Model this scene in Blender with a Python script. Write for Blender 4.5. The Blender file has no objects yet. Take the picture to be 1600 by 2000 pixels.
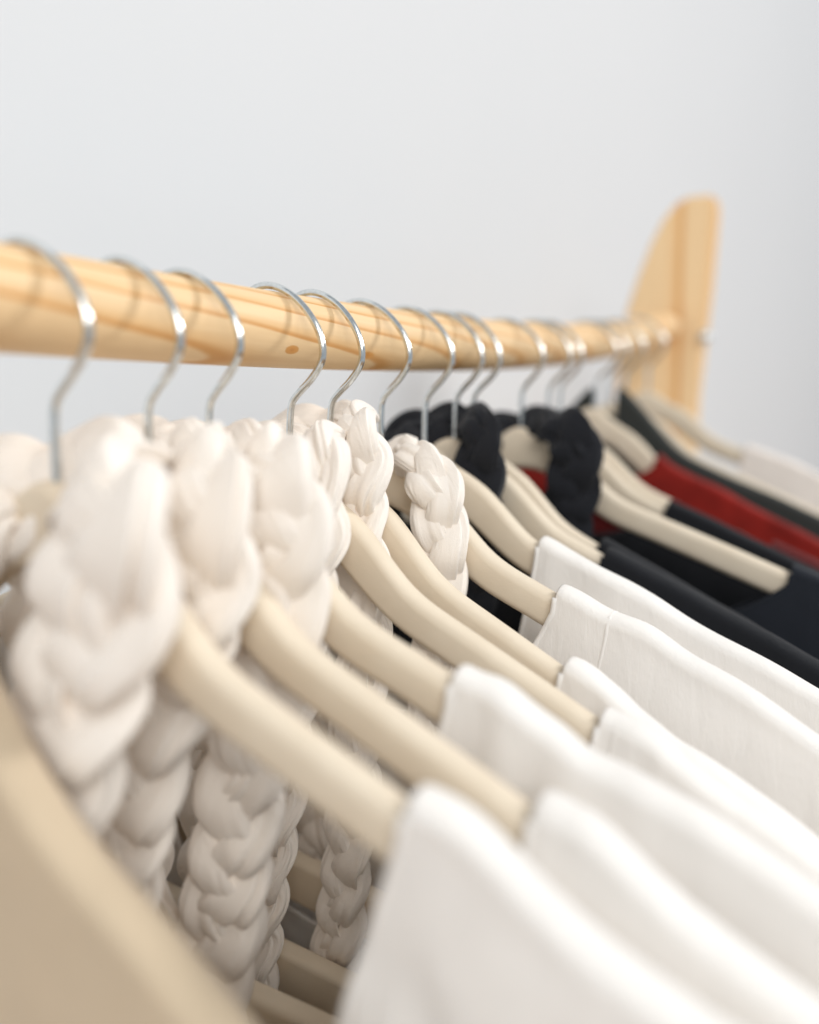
import bpy, bmesh, math, random
from mathutils import Vector, Matrix, noise

# ------------------------------------------------------------------ camera, world, lamps, exposure
SC = bpy.context.scene
COL = SC.collection
ZO = 1.45                                   # height of the clothes pole above the floor
R = 0.014                                   # pole radius

cam_d = bpy.data.cameras.new("camera")
cam = bpy.data.objects.new("camera", cam_d)
COL.objects.link(cam)
YAW, PITCH, ROLL, FPX = 0.53636, 0.13622, 0.00977, 1590.9
fw = Vector((-math.sin(YAW) * math.cos(PITCH), math.cos(YAW) * math.cos(PITCH), -math.sin(PITCH)))
rt = Vector((math.cos(YAW), math.sin(YAW), 0))
up = rt.cross(fw)
r2 = rt * math.cos(ROLL) + up * math.sin(ROLL)
u2 = -rt * math.sin(ROLL) + up * math.cos(ROLL)
m = Matrix((r2, u2, -fw)).transposed().to_4x4()
m.translation = Vector((0.20303, 0.0, ZO - 0.02726))
cam.matrix_world = m
cam_d.sensor_fit = 'HORIZONTAL'
cam_d.sensor_width = 36.0
cam_d.lens = 36.0 * FPX / 1600.0
cam_d.clip_start = 0.01
cam_d.clip_end = 50
cam_d.dof.use_dof = True
cam_d.dof.focus_distance = 0.325
cam_d.dof.aperture_fstop = 3.3
cam_d.dof.aperture_blades = 0
SC.camera = cam

W = bpy.data.worlds.new("World")
SC.world = W
W.use_nodes = True
bg = W.node_tree.nodes["Background"]
bg.inputs[0].default_value = (0.89, 0.945, 1.0, 1)
bg.inputs[1].default_value = 0.52


def area(name, loc, aim, sx, sy, power, col, spread=180):
    l = bpy.data.lights.new(name, 'AREA')
    l.shape = 'RECTANGLE'
    l.size, l.size_y, l.energy, l.color, l.spread = sx, sy, power, col, math.radians(spread)
    o = bpy.data.objects.new(name, l)
    COL.objects.link(o)
    o.location = loc
    o.rotation_euler = (Vector(aim) - Vector(loc)).to_track_quat('-Z', 'Y').to_euler()
    return o


area("window_light", (4.2, 4.2, ZO + 3.0), (0.0, -0.1, ZO - 0.05), 1.3, 1.4, 34, (1.0, 0.985, 0.965), 75)
area("front_fill", (1.9, -1.75, ZO + 1.45), (0.0, 0.2, ZO - 0.15), 1.5, 1.4, 46, (1.0, 0.98, 0.95))  # added fill from behind the camera, brightens the lower braids
area("side_fill", (1.6, -0.1, ZO + 1.45), (0.03, 0.2, ZO - 0.12), 1.3, 1.2, 9, (1.0, 0.975, 0.94))  # added fill from the right, lifts the gaps between the hangers

SC.view_settings.view_transform = 'Standard'
SC.view_settings.look = 'None'
SC.view_settings.exposure = 0.0
SC.view_settings.gamma = 1.0
SC.cycles.max_bounces = 24
SC.cycles.diffuse_bounces = 20

# ------------------------------------------------------------------ helpers


def tag(o, label=None, cat=None, group=None, kind=None):
    for k, v in (('label', label), ('category', cat), ('group', group), ('kind', kind)):
        if v:
            o[k] = v
    return o


def empty(name, parent=None):
    o = bpy.data.objects.new(name, None)
    o.empty_display_size = 0.02
    COL.objects.link(o)
    o.parent = parent
    return o


def mesh_obj(name, bm, mat, parent=None, smooth=True):
    me = bpy.data.meshes.new(name)
    bm.normal_update()
    bm.to_mesh(me)
    bm.free()
    if mat:
        me.materials.append(mat)
    if smooth:
        for p in me.polygons:
            p.use_smooth = True
    o = bpy.data.objects.new(name, me)
    COL.objects.link(o)
    o.parent = parent
    return o


def rings(bm, rows, closed=True, cap=True):
    vs = [[bm.verts.new(p) for p in r] for r in rows]
    n = len(rows[0])
    for a, b in zip(vs, vs[1:]):
        for k in range(n if closed else n - 1):
            k2 = (k + 1) % n
            bm.faces.new((a[k], a[k2], b[k2], b[k]))
    if cap and closed:
        bm.faces.new(list(reversed(vs[0])))
        bm.faces.new(vs[-1])
    return vs


def interp(x, pts):
    if x <= pts[0][0]:
        return pts[0][1]
    for (x0, y0), (x1, y1) in zip(pts, pts[1:]):
        if x <= x1:
            return y0 + (y1 - y0) * (x - x0) / (x1 - x0)
    (x0, y0), (x1, y1) = pts[-2], pts[-1]
    return y1 + (y1 - y0) / (x1 - x0) * (x - x1)


def catmull(P, n):
    """n samples, equally spaced in arc length, of a smooth curve through P"""
    P = [Vector(p) for p in P]
    Q = [P[0] * 2 - P[1]] + P + [P[-1] * 2 - P[-2]]
    out = []
    for i in range(1, len(Q) - 2):
        for k in range(24):
            t = k / 24
            a, b, c, d = Q[i - 1], Q[i], Q[i + 1], Q[i + 2]
            out.append(0.5 * ((2 * b) + (c - a) * t + (2 * a - 5 * b + 4 * c - d) * t * t + (3 * b - a - 3 * c + d) * t ** 3))
    out.append(P[-1])
    L = [0]
    for a, b in zip(out, out[1:]):
        L.append(L[-1] + (b - a).length)
    res, j = [], 0
    for k in range(n):
        s = L[-1] * k / (n - 1)
        while j < len(L) - 2 and L[j + 1] < s:
            j += 1
        t = (s - L[j]) / max(1e-9, L[j + 1] - L[j])
        res.append(out[j].lerp(out[j + 1], min(1, t)))
    return res, L[-1]


def tube(bm, pts, rad, seg=12, flat=1.0):
    T = [(pts[min(i + 1, len(pts) - 1)] - pts[max(i - 1, 0)]).normalized() for i in range(len(pts))]
    n = T[0].orthogonal().normalized()
    rows = []
    for i, p in enumerate(pts):
        n = (n - T[i] * n.dot(T[i])).normalized()
        b = T[i].cross(n)
        r = rad(i / (len(pts) - 1)) if callable(rad) else rad
        rows.append([p + (n * math.cos(a) + b * math.sin(a) * flat) * r for a in [2 * math.pi * k / seg for k in range(seg)]])
    rings(bm, rows)


# ------------------------------------------------------------------ materials


class NT:
    def __init__(self, name):
        self.m = bpy.data.materials.new(name)
        self.m.use_nodes = True
        self.t = self.m.node_tree
        self.b = self.t.nodes["Principled BSDF"]

    def n(self, typ, **kw):
        nd = self.t.nodes.new(typ)
        for k, v in kw.items():
            if k.startswith('_'):
                setattr(nd, k[1:], v)
            else:
                key = int(k[1:]) if k[0] == 'i' and k[1:].isdigit() else k.replace('__', ' ')
                s = nd.inputs[key]
                if hasattr(v, 'links'):
                    self.t.links.new(v, s)
                else:
                    s.default_value = v
        return nd

    def link(self, a, sock):
        self.t.links.new(a, self.b.inputs[sock])

    def math(self, op, a, b=None):
        nd = self.t.nodes.new('ShaderNodeMath')
        nd.operation = op
        for i, v in enumerate((a, b)):
            if v is None:
                continue
            if hasattr(v, 'links'):
                self.t.links.new(v, nd.inputs[i])
            else:
                nd.inputs[i].default_value = v
        return nd.outputs[0]

    def ramp(self, fac, stops):
        nd = self.t.nodes.new('ShaderNodeValToRGB')
        self.t.links.new(fac, nd.inputs[0])
        e = nd.color_ramp.elements
        while len(e) > 1:
            e.remove(e[-1])
        e[0].position, e[0].color = stops[0][0], (*stops[0][1], 1)
        for p, c in stops[1:]:
            el = e.new(p)
            el.color = (*c, 1)
        return nd.outputs[0]


def fabric(name, col, weave=1300, bump=0.42, sheen=0.25, var=0.06, sss=0.0):
    k = NT(name)
    tc = k.n('ShaderNodeTexCoord').outputs['Object']
    big = k.n('ShaderNodeTexNoise', Vector=tc, Scale=45.0, Detail=4.0).outputs[0]
    lo = tuple(c * (1 - var) for c in col)
    k.link(k.ramp(big, [(0.3, lo), (0.7, col)]), 'Base Color')
    mp = k.n('ShaderNodeMapping', Vector=tc, Scale=(1.0, 1.0, 0.25)).outputs[0]
    fine = k.n('ShaderNodeTexNoise', Vector=mp, Scale=float(weave), Detail=2.0).outputs[0]
    cre = k.n('ShaderNodeTexNoise', Vector=mp, Scale=85.0, Detail=6.0, Distortion=1.2).outputs[0]
    h = k.math('ADD', k.math('MULTIPLY', fine, 0.2), cre)
    bp = k.n('ShaderNodeBump', Strength=bump, Distance=0.0016, Height=h)
    k.link(bp.outputs[0], 'Normal')
    k.b.inputs['Roughness'].default_value = 0.92
    k.b.inputs['Specular IOR Level'].default_value = 0.2
    k.b.inputs['Sheen Weight'].default_value = sheen
    k.b.inputs['Sheen Roughness'].default_value = 0.5
    return k.m


def strand_mat(name, col, sheen=0.25):
    """jersey strip: fine creases that run along the strand (uv: u round it, v along it in metres)"""
    k = NT(name)
    uv = k.n('ShaderNodeTexCoord').outputs['UV']
    mp = k.n('ShaderNodeMapping', Vector=uv, Scale=(5.0, 45.0, 1.0)).outputs[0]
    cre = k.n('ShaderNodeTexNoise', Vector=mp, Scale=1.0, Detail=5.0, Distortion=0.9).outputs[0]
    tc = k.n('ShaderNodeTexCoord').outputs['Object']
    fine = k.n('ShaderNodeTexNoise', Vector=tc, Scale=2200.0, Detail=1.0).outputs[0]
    h = k.math('ADD', k.math('MULTIPLY', fine, 0.08), cre)
    bp = k.n('ShaderNodeBump', Strength=0.7, Distance=0.003, Height=h)
    k.link(bp.outputs[0], 'Normal')
    lo = tuple(c * 0.95 for c in col)
    k.link(k.ramp(cre, [(0.3, lo), (0.65, col)]), 'Base Color')
    k.b.inputs['Roughness'].default_value = 0.9
    k.b.inputs['Specular IOR Level'].default_value = 0.2
    k.b.inputs['Sheen Weight'].default_value = sheen
    return k.m


def pine(name, axis, centre, knots=(), gain=1.0):
    """sawn pine: growth rings round a pith that lies beside the piece, plus knots at given spots"""
    k = NT(name)
    tc = k.n('ShaderNodeTexCoord').outputs['Object']
    st = {'Y': (10.0, 4.0, 10.0), 'Z': (9.0, 9.0, 1.1)}[axis]
    warp = k.n('ShaderNodeTexNoise', Vector=k.n('ShaderNodeMapping', Vector=tc, Scale=st).outputs[0], Scale=1.0, Detail=2.0).outputs[1]
    wv = k.n('ShaderNodeVectorMath', _operation='MULTIPLY_ADD', i0=warp, i1=(0.009, 0.009, 0.009) if axis == 'Y' else (0.035, 0.035, 0.035), i2=tc).outputs[0]
    rel = k.n('ShaderNodeVectorMath', _operation='SUBTRACT', i0=wv, i1=centre).outputs[0]
    flat = (1, 0.06, 1) if axis == 'Y' else (1, 1, 0.03)
    rel = k.n('ShaderNodeVectorMath', _operation='MULTIPLY', i0=rel, i1=flat).outputs[0]
    dist = k.n('ShaderNodeVectorMath', _operation='LENGTH', i0=rel).outputs['Value']
    ring = k.math('FRACT', k.math('MULTIPLY', dist, 215.0 if axis == 'Y' else 27.0))
    light, mid, dark = (0.83, 0.60, 0.345), (0.80, 0.525, 0.26), (0.66, 0.345, 0.12)
    light, mid, dark = [tuple(min(0.93, v * gain) for v in q) for q in (light, mid, dark)]
    c = k.ramp(ring, [(0.0, light), (0.5, light), (0.78, mid), (0.90, dark), (0.96, dark), (1.0, light)])
    fib = k.n('ShaderNodeTexNoise', Vector=k.n('ShaderNodeMapping', Vector=tc, Scale=(420.0, 16.0, 420.0) if axis == 'Y' else (300.0, 300.0, 9.0)).outputs[0], Scale=1.0, Detail=3.0).outputs[0]
    c = k.n('ShaderNodeMixRGB', _blend_type='MULTIPLY', Fac=0.35, Color1=c, Color2=k.ramp(fib, [(0.3, (0.82, 0.76, 0.68)), (0.7, (1, 1, 1))])).outputs[0]
    for (kx, ky, kz, sx, sy, sz) in knots:
        r = k.n('ShaderNodeVectorMath', _operation='SUBTRACT', i0=tc, i1=(kx, ky, kz)).outputs[0]
        r = k.n('ShaderNodeVectorMath', _operation='MULTIPLY', i0=r, i1=(1 / sx, 1 / sy, 1 / sz)).outputs[0]
        dd = k.n('ShaderNodeVectorMath', _operation='LENGTH', i0=r).outputs['Value']
        dd = k.math('ADD', dd, k.math('MULTIPLY', fib, 0.5))
        fac = k.ramp(dd, [(0.95, (1, 1, 1)), (1.35, (0, 0, 0))])
        inner = k.ramp(dd, [(0.0, (0.50, 0.21, 0.05)), (0.55, (0.66, 0.31, 0.085)), (1.2, (0.66, 0.345, 0.11))])
        c = k.n('ShaderNodeMixRGB', Fac=fac, Color1=c, Color2=inner).outputs[0]
    k.link(c, 'Base Color')
    bp = k.n('ShaderNodeBump', Strength=0.15, Distance=0.0005, Height=fib)
    k.link(bp.outputs[0], 'Normal')
    k.b.inputs['Roughness'].default_value = 0.55
    k.b.inputs['Specular IOR Level'].default_value = 0.35
    k.b.inputs['Coat Weight'].default_value = 0.08
    k.b.inputs['Coat Roughness'].default_value = 0.35
    return k.m


def cream_wood():
    k = NT('cream_lacquer')
    tc = k.n('ShaderNodeTexCoord').outputs['Object']
    no = k.n('ShaderNodeTexNoise', Vector=tc, Scale=60.0, Detail=4.0).outputs[0]
    k.link(k.ramp(no, [(0.3, (0.70, 0.60, 0.465)), (0.7, (0.74, 0.645, 0.51))]), 'Base Color')
    fi = k.n('ShaderNodeTexNoise', Vector=tc, Scale=1500.0, Detail=2.0).outputs[0]
    bp = k.n('ShaderNodeBump', Strength=0.12, Distance=0.0006, Height=fi)
    k.link(bp.outputs[0], 'Normal')
    k.b.inputs['Roughness'].default_value = 0.62
    k.b.inputs['Specular IOR Level'].default_value = 0.3
    return k.m


def metal():
    k = NT('zinc_wire')
    tc = k.n('ShaderNodeTexCoord').outputs['Object']
    no = k.n('ShaderNodeTexNoise', Vector=tc, Scale=500.0, Detail=3.0).outputs[0]
    k.link(k.ramp(no, [(0.3, (0.60, 0.63, 0.63)), (0.7, (0.76, 0.79, 0.79))]), 'Base Color')
    rr = k.ramp(no, [(0.2, (0.10, 0.10, 0.10)), (0.8, (0.20, 0.20, 0.20))])
    k.link(rr, 'Roughness')
    k.b.inputs['Metallic'].default_value = 1.0
    return k.m


def plaster(name, col):
    k = NT(name)
    tc = k.n('ShaderNodeTexCoord').outputs['Object']
    no = k.n('ShaderNodeTexNoise', Vector=tc, Scale=3.0, Detail=5.0).outputs[0]
    k.link(k.ramp(no, [(0.3, tuple(c * 0.985 for c in col)), (0.7, col)]), 'Base Color')
    fi = k.n('ShaderNodeTexNoise', Vector=tc, Scale=260.0, Detail=3.0).outputs[0]
    bp = k.n('ShaderNodeBump', Strength=0.1, Distance=0.001, Height=fi)
    k.link(bp.outputs[0], 'Normal')
    k.b.inputs['Roughness'].default_value = 0.85
    return k.m


def boards():
    k = NT('oak_boards')
    tc = k.n('ShaderNodeTexCoord').outputs['Object']
    no = k.n('ShaderNodeTexNoise', Vector=k.n('ShaderNodeMapping', Vector=tc, Scale=(30, 2.5, 1)).outputs[0], Scale=1.0, Detail=5.0).outputs[0]
    k.link(k.ramp(no, [(0.3, (0.46, 0.27, 0.14)), (0.7, (0.58, 0.37, 0.21))]), 'Base Color')
    k.b.inputs['Roughness'].default_value = 0.5
    return k.m


WHITE = (0.83, 0.80, 0.762)
M = dict(
    cream=cream_wood(), metal=metal(),
    white=fabric('white_jersey', WHITE), white_s=strand_mat('white_jersey_strip', (0.89, 0.83, 0.76)),
    ecru=fabric('ecru_cotton', (0.86, 0.79, 0.73)),
    black=fabric('black_jersey', (0.012, 0.013, 0.016), sheen=0.08), black_s=strand_mat('black_jersey_strip', (0.013, 0.014, 0.018), 0.12),
    navy=fabric('navy_black_cotton', (0.016, 0.019, 0.026), sheen=0.08),
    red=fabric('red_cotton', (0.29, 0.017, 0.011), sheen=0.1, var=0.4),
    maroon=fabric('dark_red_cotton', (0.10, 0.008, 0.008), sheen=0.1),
    tan=fabric('tan_cotton', (0.58, 0.47, 0.335)),
    charcoal=fabric('charcoal_knit', (0.035, 0.038, 0.036), sheen=0.15),
    wall=plaster('white_paint', (0.715, 0.735, 0.755)), floor=boards(),
)


# ------------------------------------------------------------------ setting


KP = 1.054                                   # the pole axis lies 11 mm behind the line of the hook stems
RP = 0.014 * KP


def far(x, y, z):
    return (0.20303 + KP * (x - 0.20303), KP * y, KP * (z + 0.02726) - 0.02726)


def zr(y):
    return -0.02532 * y + 0.06684 * y * y + 0.03747 * y ** 3


WN = Vector((0.988, -0.15, 0)).normalized()          # the wall runs almost along the rack
WT = Vector((0.15, 0.988, 0)).normalized()
bm = bmesh.new()
base = Vector((-0.34, 0, 0))
rows = []
for k in range(13):
    s = -2.2 + k * 0.5
    p = base + WT * s
    rows.append([p + Vector((0, 0, -0.0)), p + Vector((0, 0, 2.9)), p - WN * 0.12 + Vector((0, 0, 2.9)), p - WN * 0.12])
rings(bm, rows)
tag(mesh_obj('wall', bm, M['wall'], smooth=False), kind='structure')
bm = bmesh.new()
f = [bm.verts.new(p) for p in ((-1.5, -3, 0), (3.5, -3, 0), (3.5, 4.2, 0), (-1.5, 4.2, 0))]
bm.faces.new(f)
tag(mesh_obj('floor', bm, M['floor'], smooth=False), kind='structure')

def pole_z(y):
    return KP * (zr(y / KP) + 0.02726) - 0.02726


# ------------------------------------------------------------------ clothes rack
rack = empty('clothes_rack')
PX, PY, _ = far(0, 0.845, 0)
rack.location = (0, PY, 0)
tag(rack, 'pine clothes rack with a round pole and rounded upright board against the white wall', 'clothes rack')
bm = bmesh.new()
rows = []
for i in range(121):
    y = -0.32 + (PY - 0.009 + 0.32) * i / 120
    c = Vector((PX, y - PY, ZO + pole_z(y)))
    rows.append([c + Vector((math.cos(a), 0, math.sin(a))) * (RP * (1 + 0.006 * noise.noise(Vector((y * 6, math.cos(a), math.sin(a))))))
                 for a in [2 * math.pi * k / 56 for k in range(56)]])
rings(bm, rows)
k1, k2 = far(0.0118, 0.2372, -0.0095), far(0.0118, 0.287, -0.0090)
M['pole'] = pine('pine_pole', 'Y', (PX - 0.014, 0.0, ZO + 0.034), knots=(
    (k1[0], k1[1] - PY, ZO + k1[2], 0.006, 0.0054, 0.0025), (k2[0], k2[1] - PY, ZO + k2[2], 0.006, 0.0064, 0.0023)))
mesh_obj('pole', bm, M['pole'], rack)
out = [(-0.058, -1.45), (0.022, -1.45), (0.0275, -0.6), (0.030, -0.02), (0.0365, 0.084), (0.0385, 0.155), (0.0375, 0.166),
       (0.032, 0.171), (0.012, 0.1715), (0.0, 0.166), (-0.0115, 0.153), (-0.022, 0.132), (-0.033, 0.102), (-0.0435, 0.068), (-0.0485, 0.045), (-0.052, 0.01), (-0.053, -0.3)]
bm = bmesh.new()
vs = [bm.verts.new((far(x, 0, 0)[0], 0.0, ZO + far(0, 0, z)[2] if z > -1.4 else 0.0)) for x, z in out]
fc = bm.faces.new(vs)
ex = bmesh.ops.extrude_face_region(bm, geom=[fc])
bmesh.ops.translate(bm, verts=[v for v in ex['geom'] if isinstance(v, bmesh.types.BMVert)], vec=(0, 0.024, 0))
bmesh.ops.recalc_face_normals(bm, faces=bm.faces)
bmesh.ops.bevel(bm, geom=[e for e in bm.edges if e.calc_face_angle(0) > 1.2], offset=0.003, segments=3, affect='EDGES')
mesh_obj('upright_board', bm, pine('pine_board', 'Z', (-0.020, 0.020, ZO), gain=1.12), rack, smooth=False)
bm = bmesh.new()
P = Vector((far(0.0345, 0, 0)[0], -0.001, ZO + far(0, 0, 0.037)[2]))
tube(bm, [P + Vector((0, -d, 0)) for d in (0.0, 0.003, 0.005, 0.0062)], lambda t: (0.006, 0.006, 0.0048, 0.001)[round(t * 3)], 16)
mesh_obj('bolt_head', bm, M['metal'], rack)

# ------------------------------------------------------------------ hangers (local frame: origin on the pole's top, x along the arm, z up)
ZT = [(0, -.0480), (.006, -.0497), (.012, -.0545), (.020, -.0598), (.029, -.0645), (.038, -.0702), (.048, -.0800), (.056, -.0879), (.064, -.0935), (.073, -.0977),
      (.082, -.1013), (.10, -.1088), (.12, -.1172), (.14, -.1259), (.16, -.1345), (.185, -.1452)]
ZB = [(0, -.0735), (.010, -.0745), (.020, -.0785), (.030, -.0862), (.040, -.0945), (.049, -.1016), (.058, -.1070), (.068, -.1112), (.08, -.1160), (.10, -.1245),
      (.12, -.1332), (.14, -.1418), (.16, -.1505), (.185, -.1610)]
TH = 0.0102
XE = 0.183


def smooth_interp(x, pts):
    h = 0.004
    return (interp(abs(x - h), pts) + interp(abs(x + h), pts) + 2 * interp(abs(x), pts)) / 4


def ztop(x):
    return smooth_interp(abs(x), ZT) - R


def zbot(x):
    return smooth_interp(abs(x), ZB) - R


def hanger_body():
    bm = bmesh.new()
    rows = []
    NX = 110
    for i in range(NX + 1):
        x = -XE + 2 * XE * i / NX
        zt, zb = ztop(x), zbot(x)
        e = max(0.0, (abs(x) - (XE - 0.008)) / 0.008)          # rounded arm end
        sc = math.sqrt(max(0.0, 1 - (0.97 * e) ** 2))
        sl = (ztop(abs(x) + 0.002) - ztop(max(0, abs(x) - 0.002))) / 0.004 * (1 if x > 0 else -1)
        cz, hz, hy = (zt + zb) / 2, (zt - zb) / 2 * (0.55 + 0.45 * sc), TH / 2 * (0.35 + 0.65 * sc)
        ring = []
        n = Vector((-sl, 0, 1)).normalized() if abs(x) > 0.03 else Vector((0, 0, 1))
        rr = min(0.0042, hy * 0.95)
        for (sy, sz, a0) in ((1, 1, 0), (-1, 1, 90), (-1, -1, 180), (1, -1, 270)):
            for k in range(6):
                a = math.radians(a0 + 90 * k / 5)
                ring.append(Vector((x, sy * (hy - rr) + rr * math.cos(a), cz + sz * (hz - rr) + rr * math.sin(a))))
        rows.append(ring)
    rings(bm, rows)
    bmesh.ops.recalc_face_normals(bm, faces=bm.faces)
    return bm


HOOK = [(-.0262, -.0050), (-.0271, .0010), (-.0258, .0074), (-.0226, .0124), (-.0170, .0161), (-.0110, .0172), (-.0053, .0163), (-.0002, .0142),
        (.0045, .0113), (.0090, .0074), (.0132, .0024), (.0158, -.0024), (.0169, -.0075), (.0158, -.0122), (.0117, -.0178), (.0067, -.0226), (.0036, -.0260),
        (.0025, -.0290), (.0022, -.0340), (.0022, -.0450), (.0022, -.0720)]


def hook():
    bm = bmesh.new()
    pts, L = catmull([(x, 0, z - R) for x, z in HOOK], 110)
    rows = tube(bm, pts, lambda t: 0.00138 * (0.5 if t < 0.004 else 1.0), 14)
    return bm


def bar():
    bm = bmesh.new()
    rows = []
    zc = -0.248 - R
    for i in range(41):
        x = -0.168 + 0.336 * i / 40
        ring = []
        for (sy, sz, a0) in ((1, 1, 0), (-1, 1, 90), (-1, -1, 180), (1, -1, 270)):
            for k in range(4):
                a = math.radians(a0 + 90 * k / 3)
                ring.append(Vector((x, sy * 0.0022 + 0.0028 * math.cos(a), zc + sz * 0.0078 + 0.0028 * math.sin(a))))
        rows.append(ring)
    rings(bm, rows)
    for s in (-1, 1):                                            # drop that joins the bar to the arm
        tube(bm, [Vector((s * 0.164, 0, z - R)) for z in (-0.250, -0.21, -0.17, -0.142)], 0.0036, 10)
    return bm


YS = [0.0, 0.1451, 0.1783, 0.2035, 0.2501, 0.2775, 0.3123, 0.3523, 0.3849, 0.4086, 0.4651, 0.5159, 0.5383, 0.6218, 0.6466, 0.6919, 0.7584]
YS[0] = 0.105
WS = [0.08, 0.050, 0.0, 0.008, 0.008, -0.036, -0.020, -0.010, -0.005, -0.018, 0.016, 0.004, 0.0, -0.003, 0, 0, 0.004]
QS = [-0.19, -0.014, -0.012, 0.012, -0.048, -0.065, -0.007, -0.003, -0.005, -0.040, 0.060, 0.010, 0.006, -0.034, 0.010, 0.0, 0.041]

H_LABEL = [
    'blurred cream wooden hanger nearest the lens, hidden under beige cloth at lower left',
    'cream wooden hanger on the first hook from the left, beside the widest white braid',
    'cream wooden hanger whose long soft arm ends at the second white shoulder from the front',
    'cream wooden hanger with a short arm showing, third hook from the left on the pole',
    'cream wooden hanger in sharp focus, its long arm crossing the middle beside the pole knot',
    'cream wooden hanger with a slim arm edge, directly behind the sharp long-armed one',
    'cream wooden hanger under the neat single white braid in the middle of the rack',
    'cream wooden hanger with bare neck behind the neat white braid, before the first black clothes',
    'cream wooden hanger, front one of two nested arms under the first black braid',
    'cream wooden hanger nested close behind another, slim edge showing above the black shoulder',
    'cream wooden hanger with peaked bare neck and the long arm over black cloth at right',
    'cream wooden hanger just behind the long bare arm, its arm end on a black top',
    'cream wooden hanger showing only a thin arm edge in front of the red garment',
    'cream wooden hanger with the red garment on its arm',
    'cream wooden hanger inside the charcoal top behind the red garment',
    'bare cream wooden hanger between the charcoal top and the last cream top',
    'farthest cream wooden hanger beside the pine upright, cream top on its arm',
]
proto = empty('clothes_hanger')
mesh_obj('hanger_body', hanger_body(), M['cream'], proto)
mesh_obj('hook', hook(), M['metal'], proto)
mesh_obj('trouser_bar', bar(), M['cream'], proto)
hangers = []
for i, y in enumerate(YS):
    if i == 0:
        h = proto
    else:
        h = proto.copy()
        COL.objects.link(h)
        for ch in list(proto.children):
            c = ch.copy()
            COL.objects.link(c)
            c.parent = h
            c.location.z = 0
    h.location = (0, y, ZO + pole_z(y) - 0.001 + R)
    h.rotation_euler = (0, -QS[i], WS[i])
    tag(h, H_LABEL[i], 'clothes hanger', 'cream wooden hangers on the pole')
    if i == 0:                                                   # this one has a longer stem
        DROP0 = -0.021
        for c in h.children:
            if not c.name.startswith('hook'):
                c.location.z = DROP0
    if i == 4:
        [c for c in h.children if c.name.startswith('trouser_bar')][0].location.z = -0.021
    hangers.append(h)

# ------------------------------------------------------------------ garments


def shoulder_z(x):
    x = abs(x)
    z = ztop(min(x, 0.19))
    if x > 0.19:
        d = x - 0.19
        z += -0.43 * d - 3.2 * d * d
    return z


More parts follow.
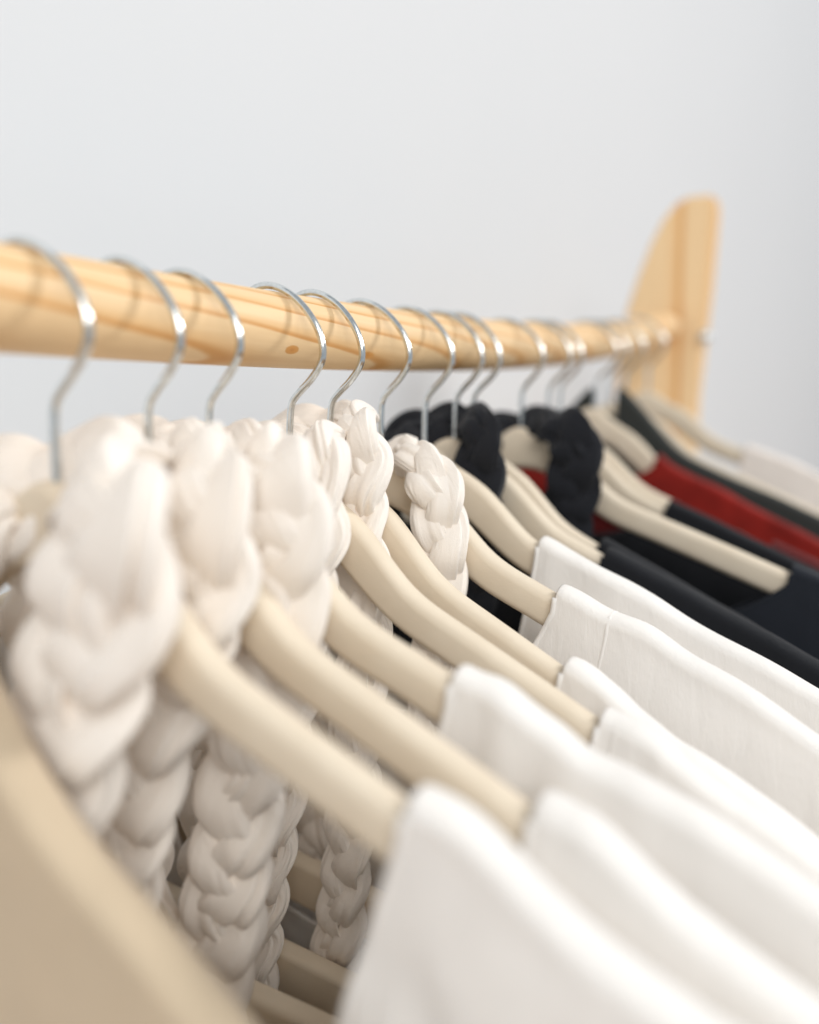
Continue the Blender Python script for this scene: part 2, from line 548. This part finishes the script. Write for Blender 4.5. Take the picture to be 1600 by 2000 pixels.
class Cloth:
    def __init__(s, seed, x0, zc, p=5, flare=0.006, amp=1.0, xe=0.27, gather=0.0, zend=-0.62, puffs=()):
        s.puffs = puffs
        s.seed, s.x0, s.zc, s.p, s.flare, s.amp, s.xe, s.gather, s.zend = seed, x0, zc - R, p, flare, amp, xe, gather, zend - R

    def top(s, x):
        a = abs(x)
        if a >= s.x0:
            z = shoulder_z(a) + 0.0016
            t = min(1.0, (a - s.x0) / 0.03)
            z += 0.0016 * s.amp * t * noise.noise(Vector((x * 34, s.seed * 5.1, 0.3)))
            for px, pa, pw in s.puffs:
                z += pa * math.exp(-((a - px) / pw) ** 2)
            return z
        za = shoulder_z(s.x0) - 0.004
        return s.zc + (za - s.zc) * (a / s.x0) ** s.p

    def pos(s, x, side, dz):
        """point dz below the top edge, on the front (side -1) or back (+1) sheet"""
        zt = s.top(x)
        z = zt - dz
        hang = max(0.0, shoulder_z(max(abs(x), 0.02)) - z)
        r = TH / 2 + 0.0013
        off = r + s.flare * (1 - math.exp(-hang / 0.055)) * (0.6 if side > 0 else 1.0)
        v = Vector((x * 16 + s.seed * 7.3, side * 3.1, z * 4.5))
        n1 = noise.noise(v) * 0.7 + noise.noise(v * 2.3) * 0.3
        g = 1 - math.exp(-hang / 0.04)
        off += n1 * 0.0046 * s.amp * g
        off += noise.noise(Vector((x * 55 + s.seed, side * 5, z * 17 + x * 20))) * 0.0013 * s.amp * g
        cr = noise.noise(Vector((x * 22 + z * 9 + s.seed, z * 30 - x * 14, side * 2.0)))
        off -= 0.0030 * s.amp * g * max(0.0, 1 - abs(cr) / 0.10) * (0.5 + noise.noise(Vector((x * 12, z * 9, s.seed + 8))))
        xx = x
        if s.gather and abs(x) > s.x0:
            gx = math.exp(-((abs(x) - s.x0) / 0.05) ** 2)
            off += s.gather * 0.0012 * gx * math.sin(x * 900 + 3 * noise.noise(v))
        # hem drifts inwards a little as the cloth falls
        xx -= math.copysign(min(abs(x) * 0.10, 0.02) * min(1, hang / 0.12), x) if x else 0
        xx += 0.0020 * noise.noise(Vector((z * 30, s.seed, side))) * g
        return Vector((xx, side * max(off, r * 0.9), z))

    def columns(s):
        xs = []
        n1 = 34
        for k in range(n1 + 1):
            xs.append(s.x0 + (s.xe - s.x0) * k / n1)
        n2 = 22
        inner = [s.x0 * (1 - (1 - k / n2) ** 2.2) for k in range(n2)]
        full = [-x for x in reversed(xs)] + [-x for x in reversed(inner[1:])] + inner + xs
        return full

    def build(s):
        bm = bmesh.new()
        xs = s.columns()
        NR = 34
        ds = [(k / NR) ** 1.7 for k in range(NR + 1)]
        grid = {}
        for side in (-1, 1):
            for j, x in enumerate(xs):
                L = s.top(x) - s.zend
                for k, d in enumerate(ds):
                    grid[side, j, k] = bm.verts.new(s.pos(x, side, d * L))
        for side in (-1, 1):
            for j in range(len(xs) - 1):
                for k in range(NR):
                    q = (grid[side, j, k], grid[side, j + 1, k], grid[side, j + 1, k + 1], grid[side, j, k + 1])
                    bm.faces.new(q if side < 0 else q[::-1])
        # over the arm
        NA = 8
        for sgn in (-1, 1):
            js = [j for j, x in enumerate(xs) if x * sgn >= s.x0 - 1e-9]
            arc = {}
            for j in js:
                a, b = grid[-1, j, 0].co, grid[1, j, 0].co
                c = (a + b) / 2
                hw = (b.y - a.y) / 2
                arc[j, 0], arc[j, NA] = grid[-1, j, 0], grid[1, j, 0]
                for k in range(1, NA):
                    t = math.pi * k / NA
                    ripple = 0.0004 * s.amp * noise.noise(Vector((xs[j] * 60, s.seed, k)))
                    arc[j, k] = bm.verts.new((c.x, c.y - hw * math.cos(t), c.z + (hw * 0.55 + ripple) * math.sin(t)))
            for j, j2 in zip(js, js[1:]):
                for k in range(NA):
                    bm.faces.new((arc[j, k], arc[j, k + 1], arc[j2, k + 1], arc[j2, k]))
        # close the outer sides of the sleeves
        for j in (0, len(xs) - 1):
            for k in range(NR):
                q = (grid[-1, j, k], grid[1, j, k], grid[1, j, k + 1], grid[-1, j, k + 1])
                bm.faces.new(q if j == 0 else q[::-1])
        bmesh.ops.recalc_face_normals(bm, faces=bm.faces)
        return bm

    def hem(s):
        bm = bmesh.new()
        for side in (-1, 1):
            xs = [x for x in s.columns() if abs(x) <= s.x0 + 1e-6]
            pts = [s.pos(x, side, 0.0008) for x in xs]
            pts, L = catmull(pts, 120)
            tube(bm, pts, 0.0012, 8)
        return bm

    def seam(s, xm, rad=0.00095):
        """a narrow welt that crosses the shoulder at xm"""
        bm = bmesh.new()
        pts = [s.pos(xm - 0.004 * k / 14, 1, 0.10 * k / 14) for k in range(14, 0, -1)]
        a, b = s.pos(xm, -1, 0), s.pos(xm, 1, 0)
        hw = (b.y - a.y) / 2
        pts += [Vector((a.x, (a.y + b.y) / 2 + hw * math.cos(t), a.z + hw * 0.55 * math.sin(t))) for t in [math.pi * k / 8 for k in range(9)]]
        pts += [s.pos(xm - 0.004 * k / 14, -1, 0.10 * k / 14) for k in range(1, 15)]
        pts, L = catmull(pts, 70)
        tube(bm, pts, rad, 8)
        return bm


def braid(path, width, depth, pitch, mat, parent, seed, tight=1.0):
    """three plaited strips along a path; returns the braided_strap part with its strands"""
    strap = empty('braided_strap', parent)
    pts, L = catmull(path, 360)
    N = len(pts)
    T = [(pts[min(i + 1, N - 1)] - pts[max(i - 1, 0)]).normalized() for i in range(N)]
    wd = Vector((1, 0, 0))
    frames = []
    for i in range(N):
        wd = (wd - T[i] * wd.dot(T[i])).normalized()
        frames.append((wd.copy(), T[i].cross(wd)))
    rnd = random.Random(seed)
    ph0 = rnd.random() * 6
    crest_i = max(range(N), key=lambda i: pts[i].z)
    wsc = [1 - 0.34 * math.exp(-((i - crest_i) * L / N / 0.016) ** 2) for i in range(N)]
    GR = [(0.3, 0.20, 0.40), (1.5, 0.16, 0.36), (2.6, 0.22, 0.42), (3.8, 0.17, 0.36), (5.1, 0.21, 0.42)]
    for k in range(3):
        cen = []
        for i in range(N):
            s = L * i / (N - 1)
            ph = 2 * math.pi * s / pitch + 2 * math.pi * k / 3 + ph0 + 0.9 * noise.noise(Vector((s * 20, seed, 0)))
            a = width * wsc[i] * 0.25 * (1 + 0.12 * noise.noise(Vector((s * 40, seed, k))))
            cen.append(pts[i] + frames[i][0] * a * math.sin(ph) + frames[i][1] * depth * 0.19 * math.sin(2 * ph))
        bm = bmesh.new()
        uvl = bm.loops.layers.uv.new('UVMap')
        SEG = 72
        rows = []
        for i in range(N):
            s = L * i / (N - 1)
            t = (cen[min(i + 1, N - 1)] - cen[max(i - 1, 0)]).normalized()
            w_ = frames[i][0]
            w_ = (w_ - t * w_.dot(t)).normalized()
            n_ = t.cross(w_)
            hw = width * wsc[i] * 0.33 * (1 + 0.30 * noise.noise(Vector((s * 24, seed + 9, k))))
            hd = depth * 0.27 * (1 + 0.26 * noise.noise(Vector((s * 24, seed + 19, k))))
            row = []
            tw = 1.2 * noise.noise(Vector((s * 18, k, seed + 3)))
            for q in range(SEG):
                th = 2 * math.pi * q / SEG
                rip = 1 + 0.06 * noise.noise(Vector((math.cos(th) * 1.4, math.sin(th) * 1.4 + k * 5, s * 26 + seed)))
                for g, (g0, gw, gd) in enumerate(GR):
                    c_ = g0 + 1.9 * noise.noise(Vector((s * 13, k * 3.1 + g, seed)))
                    dth = (th - c_ + math.pi) % (2 * math.pi) - math.pi
                    dep = max(0.0, gd * (0.40 + 1.3 * noise.noise(Vector((s * 34, g * 2.7 + k, seed + 5)))))
                    rip -= dep * math.exp(-(dth / gw) ** 2)
                    rip += 0.4 * dep * math.exp(-((dth - 1.9 * gw) / gw) ** 2)
                ct, st = math.cos(th), math.sin(th)
                row.append(cen[i] + w_ * hw * rip * math.copysign(abs(ct) ** 0.72, ct) + n_ * hd * rip * math.copysign(abs(st) ** 0.72, st))
            rows.append(row)
        vs = rings(bm, rows)
        bm.verts.index_update()
        for fa in bm.faces:
            if len(fa.verts) != 4:
                continue
            for lp in fa.loops:
                ix = lp.vert.index
                i, q = divmod(ix, SEG)
                u = q / SEG
                if q == 0 and any(v.index % SEG == SEG - 1 for v in fa.verts):
                    u = 1.0
                lp[uvl].uv = (u, L * i / (N - 1))
        bmesh.ops.recalc_face_normals(bm, faces=bm.faces)
        mesh_obj('strand', bm, mat, strap)
    return strap


def garment(i, label, cat, mat, cloth, strap=None, seam=None, hem=True, group=None):
    g = empty('braided_dress' if strap else 'draped_cloth' if i == 0 else 'hanging_top')
    g.location = hangers[i].location
    if i == 0:
        g.location.z += DROP0
    g.rotation_euler = hangers[i].rotation_euler
    tag(g, label, cat, group)
    b = mesh_obj('body', cloth.build(), mat, g)
    md = b.modifiers.new('thick', 'SOLIDIFY')
    md.thickness, md.offset = 0.0012, 0
    md2 = b.modifiers.new('smooth', 'SUBSURF')
    md2.levels = md2.render_levels = 1
    if hem:
        mesh_obj('neck_hem', cloth.hem(), mat, g)
    mesh_obj('edge_stitching', cloth.seam(cloth.x0 + 0.0055, 0.00042), mat, g)
    if seam:
        mesh_obj('shoulder_seam', cloth.seam(seam), mat, g)
    if strap:
        braid(parent=g, seed=i * 3.7 + 1.3, **strap)
    return g


def loop(right, crest=-0.034, back=0.0125, left=None, lx=-0.034, shift=0.0):
    """strap path: up the left, round behind the hook and down the right through the given points (x, y, z)"""
    left = left or [(lx + 0.010, -0.0140, -0.26), (lx + 0.006, -0.0140, -0.17), (lx, -0.0140, -0.10), (lx, -0.0135, crest - 0.026)]
    mid = [(lx + 0.008, -0.004, crest - 0.008), (-0.012, back * 0.85, crest - 0.002), (0.000, back, crest), (0.008, back * 0.85, crest)]
    P = left + mid + right
    return [(x, y, z - R) for x, y, z in P]


GW = 'white dresses with braided straps'
WM, WS_ = M['white'], M['white_s']
garment(0, 'beige cloth folded over the nearest hanger, blurred in the lower left corner', 'cloth', M['tan'], Cloth(0, 0.022, -0.082, p=2, amp=1.0, flare=0.004, zend=-0.225))
garment(1, 'white dress with the widest braided strap, hanging nearest the lens at lower left', 'dress', WM,
        Cloth(1, 0.118, -0.27, amp=2.0, flare=0.009, puffs=((0.129, 0.0025, 0.010), (0.175, -0.003, 0.03))),
        dict(path=loop([(0.020, 0.004, -0.050), (0.0330, -0.0090, -0.0485), (0.0420, -0.0160, -0.058), (0.0405, -0.0185, -0.073), (0.0345, -0.0185, -0.087), (0.0245, -0.019, -0.115), (0.011, -0.019, -0.148), (-0.012, -0.018, -0.20), (-0.03, -0.016, -0.27)], crest=-0.050),
             width=0.0360, depth=0.021, pitch=0.076, mat=WS_), group=GW)
garment(2, 'white dress on the second hook from the left, plump braid falling behind a blurred arm', 'dress', WM,
        Cloth(2, 0.137, -0.27, amp=1.4, flare=0.008, gather=0.4, puffs=((0.150, 0.003, 0.012), (0.19, -0.003, 0.02))),
        dict(path=loop([(0.019, 0.003, -0.045), (0.0350, -0.0110, -0.0495), (0.0425, -0.016, -0.062), (0.0400, -0.0165, -0.078), (0.0215, -0.0170, -0.119), (0.0022, -0.0165, -0.175), (-0.015, -0.015, -0.27)], crest=-0.043),
             width=0.0275, depth=0.018, pitch=0.072, mat=WS_), group=GW)
garment(3, 'white dress with gathered shoulder and knotted braid, on the third hook from the left', 'dress', WM,
        Cloth(3, 0.098, -0.27, amp=1.3, flare=0.006, gather=1.6, puffs=((0.112, 0.002, 0.008), (0.135, -0.0015, 0.010), (0.17, 0.002, 0.02))),
        dict(path=loop([(0.019, 0.002, -0.045), (0.0350, -0.0100, -0.0500), (0.0440, -0.0135, -0.063), (0.0425, -0.0135, -0.079), (0.035, -0.0135, -0.118), (0.0255, -0.0135, -0.154), (0.0147, -0.0135, -0.194), (0.0, -0.013, -0.27)], crest=-0.043),
             width=0.0275, depth=0.014, pitch=0.070, mat=WS_), group=GW)
garment(4, 'white dress on the sharp long-armed hanger, braid beside the pole knot', 'dress', WM,
        Cloth(4, 0.135, -0.30, amp=1.3, flare=0.007, gather=0.6, puffs=((0.150, 0.0025, 0.010),)),
        dict(path=loop([(0.016, 0.002, -0.042), (0.0265, -0.0110, -0.043), (0.0290, -0.0145, -0.056), (0.0261, -0.0150, -0.0805), (0.0186, -0.0150, -0.136), (0.0124, -0.0150, -0.18), (0.0059, -0.0150, -0.227), (0.002, -0.0145, -0.27)], crest=-0.046),
             width=0.0225, depth=0.016, pitch=0.066, mat=WS_), group=GW)
garment(5, 'white dress with the highest narrow braid, on the slim-edged arm behind the sharp hanger', 'dress', WM,
        Cloth(5, 0.1165, -0.275, amp=1.2, flare=0.006, gather=0.6, puffs=((0.127, 0.002, 0.008), (0.155, -0.002, 0.012))),
        dict(path=loop([(0.014, 0.002, -0.034), (0.0240, -0.0105, -0.036), (0.0305, -0.0135, -0.049), (0.0305, -0.0145, -0.068), (0.0345, -0.0145, -0.102), (0.0355, -0.0145, -0.156), (0.034, -0.0145, -0.21), (0.030, -0.014, -0.27)], crest=-0.037),
             width=0.0205, depth=0.015, pitch=0.064, mat=WS_), group=GW)
garment(6, 'white dress with a neat single braid hanging clear and a stitched shoulder seam', 'dress', WM,
        Cloth(6, 0.0915, -0.165, amp=1.1, flare=0.007, puffs=((0.128, 0.0042, 0.012), (0.160, 0.0025, 0.02), (0.100, 0.001, 0.006))),
        dict(path=loop([(0.014, 0.001, -0.052), (0.0250, -0.0090, -0.050), (0.0385, -0.0145, -0.060), (0.0425, -0.0150, -0.076), (0.0432, -0.0150, -0.0946), (0.0429, -0.0150, -0.137), (0.041, -0.0145, -0.20)], crest=-0.055),
             width=0.0210, depth=0.015, pitch=0.062, mat=WS_), seam=0.1135, group=GW)
garment(7, 'plain white top without a strap, last white one before the black clothes', 'top', WM, Cloth(7, 0.0665, -0.25, p=6, amp=1.2, flare=0.008, gather=0.7, puffs=((0.10, -0.001, 0.012),)))
garment(8, 'black dress whose braid arches over the front one of two nested hangers', 'dress', M['black'], Cloth(8, 0.0875, -0.098, p=3, amp=0.8, flare=0.005),
        dict(path=loop([(0.012, 0.002, -0.041), (0.0205, -0.011, -0.040), (0.0245, -0.0140, -0.048), (0.024, -0.0140, -0.062), (0.022, -0.0140, -0.10), (0.02, -0.0135, -0.14)], crest=-0.042),
             width=0.0250, depth=0.015, pitch=0.060, mat=M['black_s']))
garment(9, 'black top with its shoulder edge right behind the front black dress', 'top', M['black'], Cloth(9, 0.082, -0.13, p=3, amp=0.8, flare=0.005))
garment(10, 'navy black dress on the long bare arm, braid beside the peaked neck', 'dress', M['navy'], Cloth(10, 0.153, -0.17, p=4, amp=1.0, flare=0.010),
        dict(path=loop([(0.016, 0.002, -0.048), (0.0275, -0.011, -0.049), (0.040, -0.0145, -0.060), (0.0385, -0.0150, -0.081), (0.034, -0.0150, -0.10), (0.035, -0.0150, -0.118), (0.034, -0.0145, -0.20)], crest=-0.050),
             width=0.0270, depth=0.016, pitch=0.062, mat=M['black_s']))
garment(11, 'black top just behind the long bare hanger arm at right', 'top', M['black'], Cloth(11, 0.0835, -0.125, p=3, amp=0.8, flare=0.005))
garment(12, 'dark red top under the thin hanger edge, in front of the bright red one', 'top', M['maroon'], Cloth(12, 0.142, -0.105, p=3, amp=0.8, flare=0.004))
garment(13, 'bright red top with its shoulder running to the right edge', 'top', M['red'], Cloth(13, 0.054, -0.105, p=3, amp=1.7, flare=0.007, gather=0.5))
garment(14, 'charcoal knit top between the red top and the bare hanger', 'top', M['charcoal'], Cloth(14, 0.012, -0.056, p=2, amp=0.9, flare=0.006, puffs=((0.010, 0.015, 0.022),)))
garment(16, 'cream top on the farthest hanger beside the pine upright', 'top', M['ecru'], Cloth(16, 0.087, -0.22, p=5, amp=1.2, flare=0.008))
